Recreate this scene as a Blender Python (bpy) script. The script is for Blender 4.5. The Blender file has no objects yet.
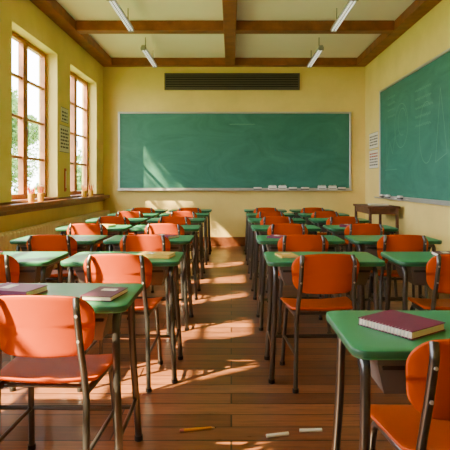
import bpy, math, random
from mathutils import Vector, Matrix
random.seed(7)
SC = bpy.context.scene
COL = SC.collection

# ------------------------------------------------------------------ materials
def srgb(r, g, b):
    f = lambda c: ((c/255.0)/12.92 if c/255.0 <= 0.04045 else ((c/255.0+0.055)/1.055)**2.4)
    return (f(r), f(g), f(b), 1.0)

def mat(name, c, rough=0.5, metal=0.0, var=0.0, vscale=4.0, bump=0.0, bscale=60.0, c2=None, stretch=(1,1,1), spec=0.5, emit=None, es=0):
    m = bpy.data.materials.new(name); m.use_nodes = True
    nt = m.node_tree; b = nt.nodes["Principled BSDF"]
    b.inputs["Base Color"].default_value = c
    b.inputs["Roughness"].default_value = rough
    b.inputs["Metallic"].default_value = metal
    b.inputs["Specular IOR Level"].default_value = spec
    if emit:
        b.inputs["Emission Color"].default_value = emit
        b.inputs["Emission Strength"].default_value = es
    tc = nt.nodes.new("ShaderNodeTexCoord"); mp = nt.nodes.new("ShaderNodeMapping")
    mp.inputs["Scale"].default_value = stretch
    nt.links.new(tc.outputs["Object"], mp.inputs["Vector"])
    if var > 0 or c2:
        n = nt.nodes.new("ShaderNodeTexNoise"); n.inputs["Scale"].default_value = vscale
        n.inputs["Detail"].default_value = 6; n.inputs["Roughness"].default_value = 0.6
        nt.links.new(mp.outputs[0], n.inputs["Vector"])
        r = nt.nodes.new("ShaderNodeValToRGB")
        r.color_ramp.elements[0].position = 0.3; r.color_ramp.elements[1].position = 0.72
        if c2 is None:
            c2 = tuple(x*(1-var) for x in c[:3]) + (1,)
        r.color_ramp.elements[0].color = c2; r.color_ramp.elements[1].color = c
        nt.links.new(n.outputs["Fac"], r.inputs["Fac"]); nt.links.new(r.outputs["Color"], b.inputs["Base Color"])
    if bump > 0:
        n2 = nt.nodes.new("ShaderNodeTexNoise"); n2.inputs["Scale"].default_value = bscale; n2.inputs["Detail"].default_value = 4
        nt.links.new(mp.outputs[0], n2.inputs["Vector"])
        bp = nt.nodes.new("ShaderNodeBump"); bp.inputs["Strength"].default_value = bump; bp.inputs["Distance"].default_value = 0.004
        nt.links.new(n2.outputs["Fac"], bp.inputs["Height"]); nt.links.new(bp.outputs[0], b.inputs["Normal"])
    return m

M = {}
M['wall'] = mat("wall_yellow_plaster", srgb(242,216,126), 0.85, var=0.15, vscale=1.6, bump=0.5, bscale=25)
M['ceil'] = mat("ceiling_white", srgb(254,240,234), 0.9, var=0.04, vscale=2)
M['beam'] = mat("beam_wood", srgb(156,90,52), 0.55, c2=srgb(114,64,36), vscale=5, stretch=(1,1,1), bump=0.2)
M['trim'] = mat("trim_wood", srgb(150,88,48), 0.45, c2=srgb(105,58,32), vscale=6)
M['wframe'] = mat("window_wood", srgb(186,116,58), 0.45, c2=srgb(146,86,42), vscale=8)
M['steel'] = mat("dark_steel_tube", srgb(92,92,92), 0.28, metal=0.85)
M['alu'] = mat("aluminium_frame", srgb(190,190,185), 0.4, metal=0.6)
M['black'] = mat("black_plastic", srgb(28,28,28), 0.5)
M['slat'] = mat("grille_slat", srgb(96,88,74), 0.5, metal=0.2)
M['dgreen'] = mat("green_laminate", srgb(54,148,98), 0.36, var=0.10, vscale=3)
M['dedge'] = mat("green_laminate_edge", srgb(28,92,60), 0.5)
M['bin'] = mat("grey_sheet_metal", srgb(104,98,92), 0.5, metal=0.3, var=0.1, vscale=8)
M['orange'] = mat("orange_plastic", (0.56,0.072,0.0,1), 0.45, var=0.08, vscale=6, bump=0.12, bscale=200, spec=0.18)
M['white'] = mat("white_chalk", srgb(240,238,230), 0.9)
M['felt'] = mat("eraser_felt", srgb(70,70,72), 0.95)
M['paper'] = mat("paper_white", srgb(226,218,196), 0.9)
M['ink'] = mat("printed_ink", srgb(96,90,84), 0.9)
M['inkred'] = mat("printed_red", srgb(170,70,50), 0.9)
M['maroon'] = mat("book_maroon", srgb(120,34,82), 0.5, var=0.2, vscale=20)
M['purple'] = mat("book_purple", srgb(90,32,58), 0.5, var=0.2, vscale=20)
M['yellowb'] = mat("book_yellow", srgb(220,180,70), 0.5)
M['pages'] = mat("book_pages", srgb(232,224,205), 0.9)
M['rad'] = mat("radiator_paint", srgb(236,222,186), 0.5, metal=0.0)
M['leaf'] = mat("leaf_green", srgb(112,150,62), 0.6, c2=srgb(60,104,38), vscale=1.5)
M['bark'] = mat("bark", srgb(96,76,56), 0.9, bump=0.8, bscale=12)
M['grass'] = mat("grass", srgb(110,140,70), 0.95, var=0.3, vscale=1)
M['pencil'] = mat("pencil_yellow", srgb(236,160,20), 0.4)
M['wood'] = mat("bare_wood", srgb(224,180,130), 0.7)
M['red'] = mat("red_paint", srgb(190,44,30), 0.4)
M['pink'] = mat("rubber_pink", srgb(210,120,110), 0.7)
M['cup'] = mat("yellow_glazed_cup", srgb(240,190,60), 0.5)
M['housing'] = mat("lamp_housing", srgb(165,165,160), 0.4, metal=0.3)
M['tube'] = mat("fluorescent_tube", srgb(250,248,240), 0.4, emit=(1,0.96,0.90,1), es=0.9)
M['doodle'] = mat("chalk_marks", srgb(110,162,136), 0.95)
M['shelfw'] = mat("dark_shelf_wood", srgb(112,66,40), 0.45, c2=srgb(76,42,26), vscale=8)

def floor_mat():
    m = bpy.data.materials.new("floor_wood_planks"); m.use_nodes = True
    nt = m.node_tree; L = nt.links.new; b = nt.nodes["Principled BSDF"]
    tc = nt.nodes.new("ShaderNodeTexCoord")
    br = nt.nodes.new("ShaderNodeTexBrick")
    br.offset = 0.37; br.offset_frequency = 2; br.squash = 1
    for k, v in (("Scale",1.0),("Mortar Size",0.0045),("Mortar Smooth",0.1),("Bias",0.0),("Brick Width",1.55),("Row Height",0.135)):
        br.inputs[k].default_value = v
    br.inputs["Color1"].default_value = srgb(158,104,68)
    br.inputs["Color2"].default_value = srgb(100,62,42)
    br.inputs["Mortar"].default_value = srgb(30,18,10)
    L(tc.outputs["Object"], br.inputs["Vector"])
    mp = nt.nodes.new("ShaderNodeMapping"); mp.inputs["Scale"].default_value = (1.2, 14, 1)
    L(tc.outputs["Object"], mp.inputs["Vector"])
    n = nt.nodes.new("ShaderNodeTexNoise"); n.inputs["Scale"].default_value = 3.0; n.inputs["Detail"].default_value = 8
    n.inputs["Roughness"].default_value = 0.65
    L(mp.outputs[0], n.inputs["Vector"])
    r = nt.nodes.new("ShaderNodeValToRGB")
    r.color_ramp.elements[0].position = 0.3; r.color_ramp.elements[0].color = (0.40,0.37,0.34,1)
    r.color_ramp.elements[1].position = 0.7; r.color_ramp.elements[1].color = (1.15,1.10,1.02,1)
    L(n.outputs["Fac"], r.inputs["Fac"])
    mx = nt.nodes.new("ShaderNodeMix"); mx.data_type = 'RGBA'; mx.blend_type = 'MULTIPLY'; mx.inputs[0].default_value = 0.88
    L(br.outputs["Color"], mx.inputs[6]); L(r.outputs["Color"], mx.inputs[7])
    L(mx.outputs[2], b.inputs["Base Color"])
    mr = nt.nodes.new("ShaderNodeMapRange"); mr.inputs[3].default_value = 0.20; mr.inputs[4].default_value = 0.42
    L(n.outputs["Fac"], mr.inputs[0]); L(mr.outputs[0], b.inputs["Roughness"])
    bp = nt.nodes.new("ShaderNodeBump"); bp.inputs["Strength"].default_value = 0.35; bp.inputs["Distance"].default_value = 0.004
    inv = nt.nodes.new("ShaderNodeMath"); inv.operation = 'SUBTRACT'; inv.inputs[0].default_value = 1.0
    L(br.outputs["Fac"], inv.inputs[1]); L(inv.outputs[0], bp.inputs["Height"]); L(bp.outputs[0], b.inputs["Normal"])
    return m
M['floor'] = floor_mat()

def board_mat():
    m = bpy.data.materials.new("chalkboard_green"); m.use_nodes = True
    nt = m.node_tree; L = nt.links.new; b = nt.nodes["Principled BSDF"]
    b.inputs["Roughness"].default_value = 0.6
    tc = nt.nodes.new("ShaderNodeTexCoord"); mp = nt.nodes.new("ShaderNodeMapping")
    mp.inputs["Scale"].default_value = (0.8,0.8,1.6); mp.inputs["Rotation"].default_value = (0.3,0.5,0.3)
    L(tc.outputs["Object"], mp.inputs["Vector"])
    n = nt.nodes.new("ShaderNodeTexNoise"); n.inputs["Scale"].default_value = 1.5; n.inputs["Detail"].default_value = 9
    n.inputs["Distortion"].default_value = 1.2; n.inputs["Roughness"].default_value = 0.65
    L(mp.outputs[0], n.inputs["Vector"])
    r = nt.nodes.new("ShaderNodeValToRGB")
    r.color_ramp.elements[0].position = 0.3; r.color_ramp.elements[0].color = srgb(32,102,84)
    r.color_ramp.elements[1].position = 0.8; r.color_ramp.elements[1].color = srgb(62,132,112)
    L(n.outputs["Fac"], r.inputs["Fac"]); L(r.outputs["Color"], b.inputs["Base Color"])
    return m
M['board'] = board_mat()

def glass_mat():
    m = bpy.data.materials.new("window_glass"); m.use_nodes = True
    nt = m.node_tree; nt.nodes.clear(); L = nt.links.new
    o = nt.nodes.new("ShaderNodeOutputMaterial"); t = nt.nodes.new("ShaderNodeBsdfTransparent")
    g = nt.nodes.new("ShaderNodeBsdfGlossy"); g.inputs["Roughness"].default_value = 0.02
    x = nt.nodes.new("ShaderNodeMixShader"); x.inputs[0].default_value = 0.05
    L(t.outputs[0], x.inputs[1]); L(g.outputs[0], x.inputs[2]); L(x.outputs[0], o.inputs[0])
    return m
M['glass'] = glass_mat()

# ------------------------------------------------------------------ mesh builder
class MB:
    def __init__(s):
        s.v = []; s.f = []; s.m = []; s.sm = []; s.mats = []
    def mi(s, k):
        if k not in s.mats: s.mats.append(k)
        return s.mats.index(k)
    def add(s, vs, fs, k, smooth=False):
        o = len(s.v); s.v += [tuple(v) for v in vs]; i = s.mi(k)
        for f in fs:
            s.f.append(tuple(a+o for a in f)); s.m.append(i); s.sm.append(smooth)
    def box(s, a, b, k, bev=0.0, rot=None, piv=None):
        x0,y0,z0 = a; x1,y1,z1 = b
        if bev <= 0:
            vs = [(x0,y0,z0),(x1,y0,z0),(x1,y1,z0),(x0,y1,z0),(x0,y0,z1),(x1,y0,z1),(x1,y1,z1),(x0,y1,z1)]
            fs = [(0,3,2,1),(4,5,6,7),(0,1,5,4),(1,2,6,5),(2,3,7,6),(3,0,4,7)]
        else:
            c = bev; vs = []; fs = []
            def ring(i, z):
                return [(x0+i,y0+c,z),(x0+c,y0+i,z),(x1-c,y0+i,z),(x1-i,y0+c,z),(x1-i,y1-c,z),(x1-c,y1-i,z),(x0+c,y1-i,z),(x0+i,y1-c,z)]
            vs = ring(c*0.999, z0)+ring(0,z0+c)+ring(0,z1-c)+ring(c*0.999,z1)
            for q in range(3):
                for j in range(8):
                    fs.append((q*8+j, q*8+(j+1)%8, q*8+8+(j+1)%8, q*8+8+j))
            fs.append(tuple(reversed(range(8)))); fs.append(tuple(range(24,32)))
        if rot is not None:
            R = Matrix.Rotation(rot, 3, 'Z'); p = Vector(piv or ((x0+x1)/2,(y0+y1)/2,0))
            vs = [R @ (Vector(v)-p) + p for v in vs]
        s.add(vs, fs, k)
    def tube(s, pts, r, k, n=10, closed=False, r2=None):
        pts = [Vector(p) for p in pts]; N = len(pts); vs = []; fs = []
        up = None
        for i, p in enumerate(pts):
            if i == 0: t = pts[1]-p
            elif i == N-1: t = p-pts[i-1]
            else: t = (pts[i+1]-p).normalized()+(p-pts[i-1]).normalized()
            t.normalize()
            if up is None:
                up = Vector((0,0,1)) if abs(t.z) < 0.9 else Vector((1,0,0))
            a = t.cross(up)
            if a.length < 1e-4: a = t.cross(Vector((0,1,0)))
            a.normalize(); bb = a.cross(t).normalized(); up = bb
            rr = r if r2 is None else r+(r2-r)*i/(N-1)
            for j in range(n):
                w = 2*math.pi*j/n
                vs.append(p+a*math.cos(w)*rr+bb*math.sin(w)*rr)
        for i in range(N-1):
            for j in range(n):
                fs.append((i*n+j, i*n+(j+1)%n, (i+1)*n+(j+1)%n, (i+1)*n+j))
        s.add(vs, fs, k, True)
        s.add([vs[j] for j in range(n)], [tuple(reversed(range(n)))], k)
        s.add([vs[(N-1)*n+j] for j in range(n)], [tuple(range(n))], k)
    def pad(s, w, h, rad, th, mapf, k, kedge=None, e=0.004, seg=6):
        def outline(ins):
            W = w/2-ins; H = h/2-ins; r = max(rad-ins, 0.001); out = []
            for cx, cy, a0 in ((W-r,H-r,0),(-W+r,H-r,90),(-W+r,-H+r,180),(W-r,-H+r,270)):
                for i in range(seg+1):
                    a = math.radians(a0+90*i/seg); out.append((cx+r*math.cos(a), cy+r*math.sin(a)))
            res = []
            for i in range(len(out)):
                p = out[i]; q = out[(i+1) % len(out)]; res.append(p)
                if i % (seg+1) == seg:
                    for t in (0.2,0.4,0.6,0.8): res.append((p[0]+(q[0]-p[0])*t, p[1]+(q[1]-p[1])*t))
            return res
        o = outline(0); oi = outline(e); n = len(o)
        loops = []
        for sc in (0.2,0.45,0.7,0.88): loops.append(([(x*sc,y*sc) for x,y in oi], th/2))
        loops.append((oi, th/2)); loops.append((outline(e*0.3), th/2-e*0.3)); loops.append((o, th/2-e)); loops.append((o, -th/2+e)); loops.append((oi, -th/2))
        for sc in (0.88,0.7,0.45,0.2): loops.append(([(x*sc,y*sc) for x,y in oi], -th/2))
        vs = [mapf(0,0,th/2)]
        for lp, t in loops: vs += [mapf(x,y,t) for x,y in lp]
        vs.append(mapf(0,0,-th/2))
        fs = []; fe = []
        for j in range(n): fs.append((0, 1+j, 1+(j+1)%n))
        for i in range(len(loops)-1):
            tgt = fe if (kedge and i in (5,6)) else fs
            for j in range(n): tgt.append((1+i*n+j, 1+(i+1)*n+j, 1+(i+1)*n+(j+1)%n, 1+i*n+(j+1)%n))
        last = len(vs)-1; b0 = 1+(len(loops)-1)*n
        for j in range(n): fs.append((last, b0+(j+1)%n, b0+j))
        if fe:
            of = len(s.v); s.add(vs, fs, k, True)
            i = s.mi(kedge)
            for f in fe: s.f.append(tuple(a+of for a in f)); s.m.append(i); s.sm.append(True)
        else: s.add(vs, fs, k, True)
    def mesh(s, name):
        me = bpy.data.meshes.new(name); me.from_pydata([tuple(v) for v in s.v], [], s.f)
        for k in s.mats: me.materials.append(M[k])
        me.polygons.foreach_set("material_index", s.m); me.polygons.foreach_set("use_smooth", s.sm)
        me.update(); return me
    def obj(s, name, loc=(0,0,0), rz=0):
        return place(name, s.mesh(name), loc, rz)

def place(name, me, loc=(0,0,0), rz=0):
    o = bpy.data.objects.new(name, me); COL.objects.link(o); o.location = loc; o.rotation_euler = (0,0,rz); return o

def arc(pts, r=0.04, n=5):
    P = [Vector(p) for p in pts]; out = [P[0]]
    for i in range(1, len(P)-1):
        a = (P[i-1]-P[i]); b = (P[i+1]-P[i]); rr = min(r, a.length*0.45, b.length*0.45)
        s0 = P[i]+a.normalized()*rr; s1 = P[i]+b.normalized()*rr
        for k in range(n+1):
            t = k/n; out.append(s0*(1-t)**2+P[i]*2*t*(1-t)+s1*t*t)
    out.append(P[-1]); return out

# ------------------------------------------------------------------ room
XL, XR, YB, YN = -2.45, 2.56, 9.85, -2.2
ZB, ZC = 3.42, 3.56     # beam underside, ceiling panel
b = MB(); b.box((XL-0.3,YN-0.3,-0.12),(XR+0.3,YB+0.3,0),'floor'); b.obj("floor")
b = MB(); b.box((XL-0.3,YN-0.3,ZC),(XR+0.3,YB+0.3,ZC+0.15),'ceil'); b.obj("ceiling")
b = MB(); b.box((XL-0.3,YB,0),(XR+0.3,YB+0.25,ZC),'wall'); b.obj("wall_back")
b = MB(); b.box((XL-0.3,YN-0.25,0),(XR+0.3,YN,ZC),'wall'); b.obj("wall_rear")
b = MB(); b.box((XR,YN,0),(XR+0.25,YB,ZC),'wall'); b.obj("wall_right")
WIN = [(7.84,9.35),(5.75,7.25),(3.66,5.16),(1.57,3.07),(-0.52,0.98)]
WZ0, WZ1 = 1.0, 3.02
b = MB(); T = 0.26
b.box((XL-T,YN,0),(XL,YB,WZ0),'wall'); b.box((XL-T,YN,WZ1),(XL,YB,ZC),'wall')
edges = [YN]+[v for w in sorted(WIN) for v in w]+[YB]
for i in range(0,len(edges),2): b.box((XL-T,edges[i],WZ0),(XL,edges[i+1],WZ1),'wall')
b.obj("wall_left")
for i,(y0,y1) in enumerate(WIN):
    b = MB(); xa, xb = XL-0.22, XL-0.15; fw = 0.06; ym = (y0+y1)/2
    b.box((xa,y0,WZ0),(xb,y0+fw,WZ1),'wframe',0.006); b.box((xa,y1-fw,WZ0),(xb,y1,WZ1),'wframe',0.006)
    b.box((xa,y0+fw,WZ0),(xb,y1-fw,WZ0+0.07),'wframe',0.006); b.box((xa,y0+fw,WZ1-fw),(xb,y1-fw,WZ1),'wframe',0.006)
    b.box((xa-0.005,ym-0.045,WZ0+0.07),(xb+0.01,ym+0.045,WZ1-fw),'wframe',0.006)
    for k in range(1,4):
        z = WZ0+0.03+(WZ1-WZ0-0.04)*k/4
        for (p,q) in ((y0+fw,ym-0.045),(ym+0.045,y1-fw)):
            b.box((xa+0.015,p,z-0.017),(xb-0.01,q,z+0.017),'wframe',0.004)
    for (p,q) in ((y0+fw,ym-0.045),(ym+0.045,y1-fw)):   # sash stiles
        b.box((xa+0.01,p,WZ0+0.07),(xb+0.004,p+0.025,WZ1-fw),'wframe'); b.box((xa+0.01,q-0.025,WZ0+0.07),(xb+0.004,q,WZ1-fw),'wframe')
    b.add([(xa+0.03,y0+fw,WZ0+0.05),(xa+0.03,y1-fw,WZ0+0.05),(xa+0.03,y1-fw,WZ1-fw),(xa+0.03,y0+fw,WZ1-fw)],[(0,1,2,3)],'glass')
    b.tube([(xb+0.01,ym,1.9),(xb+0.035,ym,1.9),(xb+0.035,ym,1.8)],0.008,'steel',6)
    b.obj("window_%d"%(i+1))
# sill ledge
b = MB(); b.box((XL,YN,0.915),(XL+0.13,YB,0.975),'trim',0.01)
for (y0,y1) in WIN: b.box((XL-0.15,y0+0.001,WZ0),(XL+0.0,y1-0.001,WZ0+0.008),'trim')
b.box((XL,YN,0.975),(XL+0.02,YB,1.0),'trim'); b.box((XL,YN,0.86),(XL+0.03,YB,0.915),'trim')
b.obj("trim_1")
# beams
b = MB()
b.box((XL,YB-0.16,ZB),(XR,YB,ZC),'beam',0.008)
b.box((XL,YN,ZB),(XL+0.2,YB-0.16,ZC),'beam',0.008); b.box((XR-0.2,YN,ZB),(XR,YB-0.16,ZC),'beam',0.008)
b.obj("trim_2")
for y in (7.45,5.2,2.95,0.7,-1.5):
    b = MB(); b.box((XL+0.2,y,ZB-0.005),(XR-0.2,y+0.19,ZC),'beam',0.008); b.obj("ceiling_beam")
b = MB(); b.box((-0.11,YN,ZB-0.03),(0.07,YB-0.16,ZC),'beam',0.008); b.obj("ceiling_beam")
b = MB(); b.box((XL,YB-0.03,0),(XR,YB,0.17),'trim',0.006); b.obj("baseboard_back")
b = MB(); b.box((XR-0.025,YN,0),(XR,YB-0.03,0.15),'trim',0.006); b.obj("baseboard_right")
b = MB(); b.box((XL,YN,0),(XL+0.025,YB-0.03,0.15),'trim',0.006); b.obj("baseboard_left")
b = MB(); b.box((XL,YN,0),(XR,YN+0.025,0.15),'trim',0.006); b.obj("baseboard_rear")

# vent
b = MB(); vx0,vx1,vz0,vz1 = -1.25,1.28,3.0,3.27; y = YB
b.box((vx0,y-0.012,vz0),(vx1,y,vz1),'black')
b.box((vx0-0.025,y-0.045,vz0-0.025),(vx1+0.025,y,vz0),'slat',0.003); b.box((vx0-0.025,y-0.045,vz1),(vx1+0.025,y,vz1+0.025),'slat',0.003)
b.box((vx0-0.025,y-0.045,vz0),(vx0,y,vz1),'slat'); b.box((vx1,y-0.045,vz0),(vx1+0.025,y,vz1),'slat')
for k in range(6):
    z = vz0+0.012+k*0.045
    b.box((vx0,y-0.04,z),(vx1,y-0.012,z+0.014),'slat',0.002)
b.obj("ventilation_grille")

# back chalkboard
def chalkboard(w, h, doodles):
    b = MB(); f = 0.035
    b.box((-w/2+f,-0.02,f),(w/2-f,0,h-f),'board')
    b.box((-w/2,-0.032,0),(w/2,0,f),'alu',0.004); b.box((-w/2,-0.032,h-f),(w/2,0,h),'alu',0.004)
    b.box((-w/2,-0.032,f),(-w/2+f,0,h-f),'alu',0.004); b.box((w/2-f,-0.032,f),(w/2,0,h-f),'alu',0.004)
    b.box((-w/2,-0.11,-0.015),(w/2,0,0.0),'alu',0.004); b.box((-w/2,-0.115,-0.015),(w/2,-0.105,0.008),'alu',0.003)
    for pts in doodles:
        for p, q in zip(pts, pts[1:]):
            d = Vector((q[0]-p[0],0,q[1]-p[1])); 
            if d.length < 1e-5: continue
            nn = Vector((-d.z,0,d.x)).normalized()*0.0035
            P = Vector((p[0],-0.0212,p[1])); Q = Vector((q[0],-0.0212,q[1]))
            b.add([P-nn,Q-nn,Q+nn,P+nn],[(0,1,2,3)],'doodle')
    return b
def ell(cx,cz,a,c,t0=0,t1=6.4,n=30,wob=0.0):
    return [(cx+a*math.cos(t0+(t1-t0)*i/n)+wob*random.uniform(-1,1), cz+c*math.sin(t0+(t1-t0)*i/n)) for i in range(n+1)]
def script_line(x,z,L,amp=0.02):
    n=int(L/0.012); ph=random.random()*6
    return [(x+i*0.012, z+amp*math.sin(i*1.3+ph)*(0.4+0.6*abs(math.sin(i*0.37+ph)))) for i in range(n)]
chalkboard(4.45,1.49,[script_line(-0.1,1.25,0.5,0.012)]).obj("chalkboard",(0.065,YB-0.002,1.07))
dd = []
dd.append(ell(-0.9,1.1,0.3,0.33)); dd.append(ell(-0.85,1.15,0.18,0.2,0.3,5))
dd.append(ell(0.1,0.9,0.25,0.4,1,5.5)); dd.append([(0.4,0.5),(0.55,1.4),(0.75,0.6),(0.4,0.5)])
dd.append([(-1.6,0.35),(-1.6,1.2)]); dd.append([(-1.7,0.45),(-1.1,0.45)]); dd.append([(-1.6,0.5),(-1.45,0.9),(-1.3,0.7),(-1.12,1.1)])
for i in range(5): dd.append(script_line(-0.3,1.5-i*0.12,0.55+0.1*random.random()))
for i in range(4): dd.append(script_line(-1.55,1.6-i*0.1,0.4))
dd.append(ell(1.2,0.9,0.35,0.35)); dd.append([(0.85,0.9),(1.55,0.9)]); dd.append([(1.2,0.5),(1.2,1.3)])
o = chalkboard(4.0,1.81,dd).obj("chalkboard",(XR-0.002,6.8,0.965), math.radians(-90))

# chalk tray stuff
def eraser(loc, rz, L=0.14):
    b = MB(); b.box((-L/2,-0.024,0),(L/2,0.024,0.02),'felt',0.004); b.box((-L/2,-0.024,0.02),(L/2,0.024,0.05),'white',0.006)
    return b.obj("chalkboard_eraser", loc, rz)
def chalkbox(loc, rz, w=0.13):
    b = MB(); b.box((-w/2,-0.03,0),(w/2,0.03,0.075),'white',0.003)
    b.box((-w/2+0.01,-0.0305,0.02),(w/2-0.01,-0.03,0.03),'ink')
    for i in range(6): 
        x = -w/2+0.015+i*(w-0.03)/5
        b.tube([(x,-0.01,0.07),(x,-0.01,0.09)],0.005,'white',6)
    return b.obj("chalk_box", loc, rz)
zt = 1.0710; yt = YB-0.072
for x in (0.78,0.97,1.72): chalkbox((x,yt,zt),0,0.15)
for x in (0.50,1.17,1.40): eraser((x,yt,zt),0.05,0.15)
chalkbox((1.92,yt,zt),0,0.15); eraser((2.1,yt,zt),0)
def chalk_mesh(L,r=0.0085):
    b = MB(); b.tube([(-L/2,0,r),(-L/2+0.003,0,r),(L/2-0.004,0,r),(L/2,0,r)],r,'white',12); return b
for x in (-2.0,-1.6,-1.2,-0.6,0.1): chalk_mesh(0.09,0.006).obj("chalk_stick",(x,yt,zt),random.uniform(-.2,.2))
for y in (8.5,8.2,7.6): eraser((XR-0.07,y,0.9665),math.radians(90))
for y in (8.35,8.0,7.8,7.3): chalk_mesh(0.09,0.006).obj("chalk_stick",(XR-0.07,y,0.9665),math.radians(90))

# notices
def notice(w,h,red=True):
    b = MB(); b.box((-w/2,-0.004,0),(w/2,0,h),'paper')
    b.box((-w/2-0.006,-0.006,-0.006),(w/2+0.006,-0.0,0.0),'ink'); b.box((-w/2-0.006,-0.006,h),(w/2+0.006,0,h+0.006),'ink')
    n = int(h/0.05)
    for i in range(1,n):
        z = h-i*0.05; x = -w/2+0.03
        while x < w/2-0.05:
            l = random.uniform(0.04,0.12); l = min(l, w/2-0.03-x)
            b.box((x,-0.0055,z-0.024),(x+l,-0.004,z),'inkred' if (red and i<3) else 'ink'); x += l+0.025
    return b
notice(0.56,0.27,False).obj("wall_notice",(XR-0.001,9.25,1.83),math.radians(-90))
notice(0.56,0.32).obj("wall_notice",(XR-0.001,9.25,1.47),math.radians(-90))
notice(0.42,0.38,False).obj("wall_notice",(XL+0.001,7.56,1.66),math.radians(90))
notice(0.30,0.2,False).obj("wall_notice",(XL+0.001,7.56,2.1),math.radians(90))
b = MB(); b.box((-0.035,-0.012,0),(0.035,0,0.34),'red',0.004); b.tube([(0,-0.016,0.05),(0,-0.016,0.3)],0.005,'white',8)
b.tube([(0,-0.016,0.03),(0,-0.016,0.05)],0.01,'red',8); b.obj("wall_thermometer",(XL+0.001,7.58,1.08),math.radians(90))

# ------------------------------------------------------------------ pencil cups on sill
def pencil(b, p, q, col='pencil', r=0.004):
    p = Vector(p); q = Vector(q); d = (q-p); L = d.length; d.normalize()
    b.tube([p,p+d*0.02],r,'pink',6); b.tube([p+d*0.02,q-d*0.025],r,col,6)
    b.tube([q-d*0.025,q-d*0.007],r,'wood',6,r2=r*0.35); b.tube([q-d*0.007,q],r*0.35,'black',6,r2=0.0003)
def cup(loc):
    b = MB(); n = 20
    prof = [(0.0,0.0),(0.033,0.0),(0.036,0.004),(0.042,0.1),(0.044,0.105),(0.040,0.105),(0.034,0.01),(0,0.01)]
    vs = []; fs = []
    for r,z in prof:
        for j in range(n): vs.append((max(r,0.0005)*math.cos(2*math.pi*j/n), max(r,0.0005)*math.sin(2*math.pi*j/n), z))
    for i in range(len(prof)-1):
        for j in range(n): fs.append((i*n+j,i*n+(j+1)%n,(i+1)*n+(j+1)%n,(i+1)*n+j))
    b.add(vs,fs,'cup',True)
    for k in range(9):
        a = k*0.7; pencil(b,(0.014*math.cos(a),0.014*math.sin(a),0.012),(0.044*math.cos(a+.2),0.044*math.sin(a+.2),0.18+0.04*random.random()),random.choice(['pencil','red','pencil','pencil']),0.006)
    b.obj("pencil_cup",loc)
for y in (6.15,6.45,8.35,8.75): cup((XL+0.065,y,0.9755))

# radiator
b = MB(); y = 3.0
x0 = XL+0.06; 
while y < 9.6:
    b.box((x0,y,0.10),(x0+0.13,y+0.06,0.70),'rad',0.018); y += 0.095
b.tube([(x0+0.055,3.0,0.16),(x0+0.055,9.63,0.16)],0.022,'rad'); b.tube([(x0+0.055,3.0,0.62),(x0+0.055,9.63,0.62)],0.022,'rad')
for yy in (3.1,5.2,7.3,9.4): b.box((x0+0.02,yy,0),(x0+0.09,yy+0.03,0.12),'rad')
b.obj("radiator")

# ------------------------------------------------------------------ ceiling lights
def fixture(loc, L=1.25):
    b = MB()
    w = 0.045
    b.add([(-w,-L/2,0),(w,-L/2,0),(w*0.55,-L/2,0.05),(-w*0.55,-L/2,0.05),(-w,L/2,0),(w,L/2,0),(w*0.55,L/2,0.05),(-w*0.55,L/2,0.05)],
          [(0,1,2,3),(7,6,5,4),(0,4,5,1),(1,5,6,2),(2,6,7,3),(3,7,4,0)],'housing')
    for s in (-1,1):
        b.tube([(s*0.020,-L/2+0.03,-0.014),(s*0.020,L/2-0.03,-0.014)],0.009,'tube',10)
        b.box((-0.04,s*(L/2-0.015)-0.012,-0.03),(0.04,s*(L/2-0.015)+0.012,0.0),'housing')
        b.tube([(0,s*L*0.33,0.05),(0,s*L*0.33,ZC-loc[2])],0.006,'steel',6)
    b.obj("fluorescent_ceiling_light",loc)
for x in (-1.39,1.42):
    for y in (8.75,6.52,4.2,1.9): fixture((x,y,3.33))

# ------------------------------------------------------------------ desk
DW, DD, DH = 0.72, 0.47, 0.738
dz = DH-0.755
b = MB()
b.pad(DW,DD,0.05,0.028,lambda u,v,t:(u,v+DD/2,DH-0.014+t),'dgreen','dedge',e=0.006,seg=8)
def quadbox(b, bot, top, z0, z1, k):
    (a0,a1,c0,c1) = bot; (d0,d1,e0,e1) = top
    vs = [(a0,c0,z0),(a1,c0,z0),(a1,c1,z0),(a0,c1,z0),(d0,e0,z1),(d1,e0,z1),(d1,e1,z1),(d0,e1,z1)]
    b.add(vs,[(0,3,2,1),(0,1,5,4),(1,2,6,5),(2,3,7,6),(3,0,4,7)],k)
z0,z1 = 0.60+dz,0.726+dz
quadbox(b,(-0.25,0.25,0.08,0.38),(-0.285,0.285,0.045,0.42),z0,z1,'bin')
b.box((-0.285,0.034,0.700+dz),(0.285,0.05,0.7275+dz),'bin',0.003)
b.box((-0.265,0.040,0.686+dz),(0.265,0.055,0.699+dz),'black')
for s in (-1,1):
    b.tube(arc([(s*0.335,0.03,0.012),(s*0.312,0.065,0.45),(s*0.307,0.075,0.709+dz),(s*0.307,0.40,0.709+dz),(s*0.312,0.41,0.45),(s*0.335,0.445,0.012)],0.05),0.0160,'steel',12)
    for y in (0.03,0.445): b.tube([(s*0.335,y,0),(s*0.335,y,0.022)],0.020,'black',10)
b.tube([(-0.327,0.435,0.16),(0.327,0.435,0.16)],0.011,'steel',10)
for s in (-1,1): b.tube([(s*0.325,0.047,0.20),(s*0.325,0.432,0.20)],0.010,'steel',8)
desk_me = b.mesh("school_desk")

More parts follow.
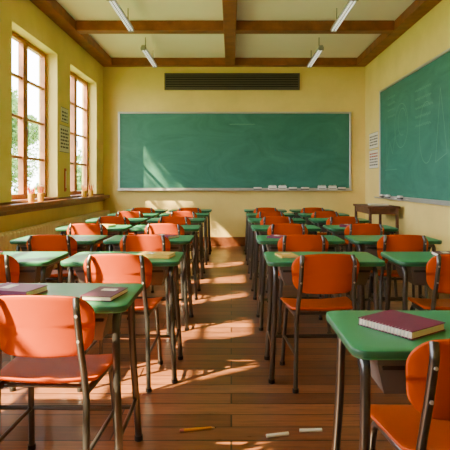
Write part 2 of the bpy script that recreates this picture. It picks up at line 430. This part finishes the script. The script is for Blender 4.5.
# ------------------------------------------------------------------ chair
b = MB()
def seatmap(u,v,t):
    z = 0.448 + 0.012*(u/0.2)**2 - 0.006
    if v > 0.12: z -= 0.9*(v-0.12)**2*4
    if v < -0.12: z += 1.2*(v+0.12)**2*3
    return (u*(1-0.06*(-v)/0.2), v+0.235, z+t)
b.pad(0.43,0.41,0.085,0.014,seatmap,'orange',e=0.005,seg=8)
def backmap(u,v,t):
    y = 0.022 + 0.045*(u/0.2)**2 - 0.16*v - 0.25*v*v
    z = 0.675 + v - 0.018*(u/0.2)**2*(1 if v>0 else -0.3)
    return (u*(1+0.10*v/0.12*0.5), y - t, z)
b.pad(0.405,0.245,0.075,0.013,backmap,'orange',e=0.005,seg=8)
for s in (-1,1):
    b.tube(arc([(s*0.20,-0.03,0.012),(s*0.178,0.045,0.40),(s*0.168,0.043,0.50),(s*0.160,0.023,0.605),(s*0.158,-0.011,0.75),(s*0.150,0.009,0.785)],0.03),0.0135,'steel',12)
    b.tube(arc([(s*0.20,0.425,0.012),(s*0.180,0.37,0.416),(s*0.178,0.05,0.423)],0.06),0.0135,'steel',12)
    b.tube([(s*0.190,0.002,0.20),(s*0.191,0.398,0.20)],0.009,'steel',8)
    for y in (-0.03,0.425): b.tube([(s*0.20,y,0),(s*0.20,y,0.022)],0.018,'black',10)
    for v in (0.05,-0.05):
        b.tube([(s*0.159,-0.005 if v>0 else 0.018,0.675+v),(s*0.159,-0.022 if v>0 else 0.001,0.675+v)],0.006,'alu',8)
b.tube([(-0.178,0.10,0.422),(0.178,0.10,0.422)],0.009,'steel',8); b.tube([(-0.178,0.33,0.418),(0.178,0.33,0.418)],0.009,'steel',8)
b.tube([(-0.190,0.40,0.20),(0.190,0.40,0.20)],0.009,'steel',8)
chair_me = b.mesh("school_chair")

PITCH = 1.11
cols = [(-1.47,'L'),(-0.70,'l'),(0.58,'r'),(1.38,'R')]
desks = {}
for r in range(7):
    for cx, tag in cols:
        d = 1.92+PITCH*r; x = cx; rz = random.uniform(-0.05,0.05); cxo = 0
        if r == 0 and tag in 'rR': d = 1.40; x = cx+0.13; rz = 0.09
        if r == 0 and tag in 'lL': x = cx-0.07; cxo = 0.035
        if tag == 'l' and r == 1: x = -0.68
        if tag == 'r' and r == 1: rz = 0.07
        place("school_chair", chair_me, (x+cxo+random.uniform(-0.015,0.015), d, 0), rz)
        place("school_desk", desk_me, (x, d+0.07, 0), random.uniform(-0.012,0.012))
        desks[(tag,r)] = (x, d+0.07)

# ------------------------------------------------------------------ books
def book(loc, rz, cover, w=0.15, h=0.21, th=0.022, spiral=False, name="textbook"):
    b = MB()
    b.box((-w/2,-h/2,0),(w/2,h/2,0.003),cover,0.001); b.box((-w/2,-h/2,th-0.003),(w/2,h/2,th),cover,0.001)
    b.box((-w/2+0.004,-h/2+0.004,0.003),(w/2-0.003,h/2-0.003,th-0.003),'pages')
    if spiral:
        n = 16
        for i in range(n):
            y = -h/2+0.012+i*(h-0.024)/(n-1)
            pts = [(-w/2+0.004+0.009*math.cos(a), y+0.0005*a, th/2+(th/2)*math.sin(a)) for a in [k*math.pi/5 for k in range(11)]]
            b.tube(pts,0.0014,'alu',5)
    else: b.box((-w/2-0.002,-h/2,0),(-w/2+0.002,h/2,th),cover)
    if not spiral: b.box((-w*0.22,h*0.08,th),(w*0.28,h*0.28,th+0.0006),'paper')
    b.obj(name, loc, rz)
Z = DH+0.0015
book((0.56,1.70,Z),math.radians(36),'maroon',0.18,0.21,0.026,True,"spiral_notebook")
book((-0.93,2.23,Z),math.radians(75),'maroon',0.15,0.21,0.026)
book((-0.53,2.17,Z),math.radians(-10),'purple',0.13,0.19,0.02)
def on(tag,r,dx,dy,rz,c,**k):
    x,y = desks[(tag,r)]; book((x+dx,y+dy,Z),rz,c,**k)
on('l',1,0.2,0.22,1.4,'yellowb'); on('l',2,0.12,0.25,1.0,'maroon'); on('L',1,-0.15,0.25,1.4,'maroon')
on('R',1,0.05,0.25,1.5,'purple'); on('r',1,-0.22,0.24,0.2,'yellowb',w=0.11,h=0.16,th=0.012); on('r',2,-0.15,0.25,1.2,'maroon',th=0.015)
on('L',3,0.1,0.22,1.2,'yellowb'); on('l',4,0.1,0.24,0.5,'purple'); on('R',3,-0.1,0.24,1.3,'maroon')

# floor items
b = MB(); pencil(b,(-0.09,0,0.0065),(0.09,0,0.0065),r=0.0065); b.obj("pencil",(-0.163,2.53,0.0005),0.16)
chalk_mesh(0.11).obj("chalk_stick",(0.222,2.47,0.0),0.22); chalk_mesh(0.11).obj("chalk_stick",(0.388,2.515,0.0),0.06)

# ------------------------------------------------------------------ side shelf table, back right
b = MB(); sx0,sx1,sy0,sy1,sz = 2.02,2.50,7.6,8.55,0.86
b.box((sx0,sy0,sz-0.035),(sx1,sy1,sz),'shelfw',0.006); b.box((sx0+0.03,sy0+0.03,0.46),(sx1-0.03,sy1-0.03,0.485),'shelfw',0.004)
b.box((sx0+0.03,sy0+0.03,0.16),(sx1-0.03,sy1-0.03,0.185),'shelfw',0.004)
for x in (sx0+0.02,sx1-0.06):
    for y in (sy0+0.02,sy1-0.06): b.box((x,y,0),(x+0.04,y+0.04,sz-0.035),'shelfw',0.004)
b.box((sx0+0.03,sy0+0.035,sz-0.12),(sx1-0.03,sy0+0.055,sz-0.035),'shelfw'); b.box((sx0+0.03,sy1-0.055,sz-0.12),(sx1-0.03,sy1-0.035,sz-0.035),'shelfw')
b.box((sx0+0.03,sy0+0.05,sz-0.12),(sx0+0.05,sy1-0.05,sz-0.035),'shelfw')
b.obj("side_table")
book((2.25,8.0,0.4855),0.2,'purple',0.2,0.28,0.04); book((2.28,8.0,sz+0.0005),1.5,'paper',0.2,0.28,0.02)

# ------------------------------------------------------------------ outside
b = MB(); b.box((-60,-30,-0.6),(XL-0.32,80,-0.5),'grass'); b.obj("ground")
def tree(name, loc, H, R, nl, trunk=True, base=0.35, ls=1.0):
    b = MB()
    if trunk:
        b.tube([(0,0,0),(0.05,0.02,H*0.3),(-0.05,0.05,H*0.6),(0,0,H*0.85)],0.12,'bark',8,r2=0.03)
        for k in range(6):
            a = k*1.05; b.tube([(0,0,H*(0.3+0.06*k)),(R*0.6*math.cos(a),R*0.6*math.sin(a),H*(0.5+0.06*k))],0.04,'bark',6,r2=0.01)
    cl = [(random.uniform(-.6,.6)*R,random.uniform(-.6,.6)*R,H*random.uniform(base,0.88),random.uniform(0.3,0.55)*R) for _ in range(16)]
    vs = []; fs = []
    for i in range(nl):
        cx,cy,cz,cr = random.choice(cl)
        d = Vector((random.gauss(0,1),random.gauss(0,1),random.gauss(0,1))).normalized()*cr*random.uniform(0.6,1.05)
        p = Vector((cx,cy,cz))+d
        u = Vector((random.gauss(0,1),random.gauss(0,1),random.gauss(0,1))).normalized(); w = u.orthogonal().normalized()
        s = random.uniform(0.05,0.10)*ls; o = len(vs)
        vs += [p-u*s,p+w*s*0.5,p+u*s,p-w*s*0.5]; fs.append((o,o+1,o+2,o+3))
    b.add(vs,fs,'leaf'); b.obj(name,loc)
tree("tree",(-7.3,16.5,-0.5),4.9,1.3,7000)
tree("tree",(-13.5,30,-0.5),7.0,2.5,7000)
tree("bush",(-4.75,16.0,-0.5),2.8,0.9,4000,False,0.1)
tree("bush",(-6.6,20.5,-0.5),2.4,1.2,4000,False,0.1)
# unseen tree, added to dapple the sun reaching the farthest window
tree("tree",(-6.6,5.6,-0.5),8.0,1.7,2600,True,0.62,1.2)

# ------------------------------------------------------------------ light
w = bpy.data.worlds.new("sky"); SC.world = w; w.use_nodes = True
bg = w.node_tree.nodes["Background"]; bg.inputs[0].default_value = (0.96,0.96,1.0,1); bg.inputs[1].default_value = 16.5
sd = bpy.data.lights.new("sun","SUN"); sd.energy = 62; sd.angle = math.radians(0.9); sd.color = (1.0,0.76,0.42)
so = bpy.data.objects.new("sun",sd); COL.objects.link(so); so.location = (-10,-8,8)
so.rotation_euler = Vector((1,0.62,-1.05)).to_track_quat('-Z','Y').to_euler()

cam = bpy.data.cameras.new("camera"); co = bpy.data.objects.new("camera",cam); COL.objects.link(co)
co.location = (0,0,1.22); co.rotation_euler = (math.radians(90),0,0)
cam.sensor_width = 36; cam.lens = 515/450*36; cam.shift_x = -6.3/450; cam.shift_y = -43/450; cam.clip_start = 0.05
SC.camera = co
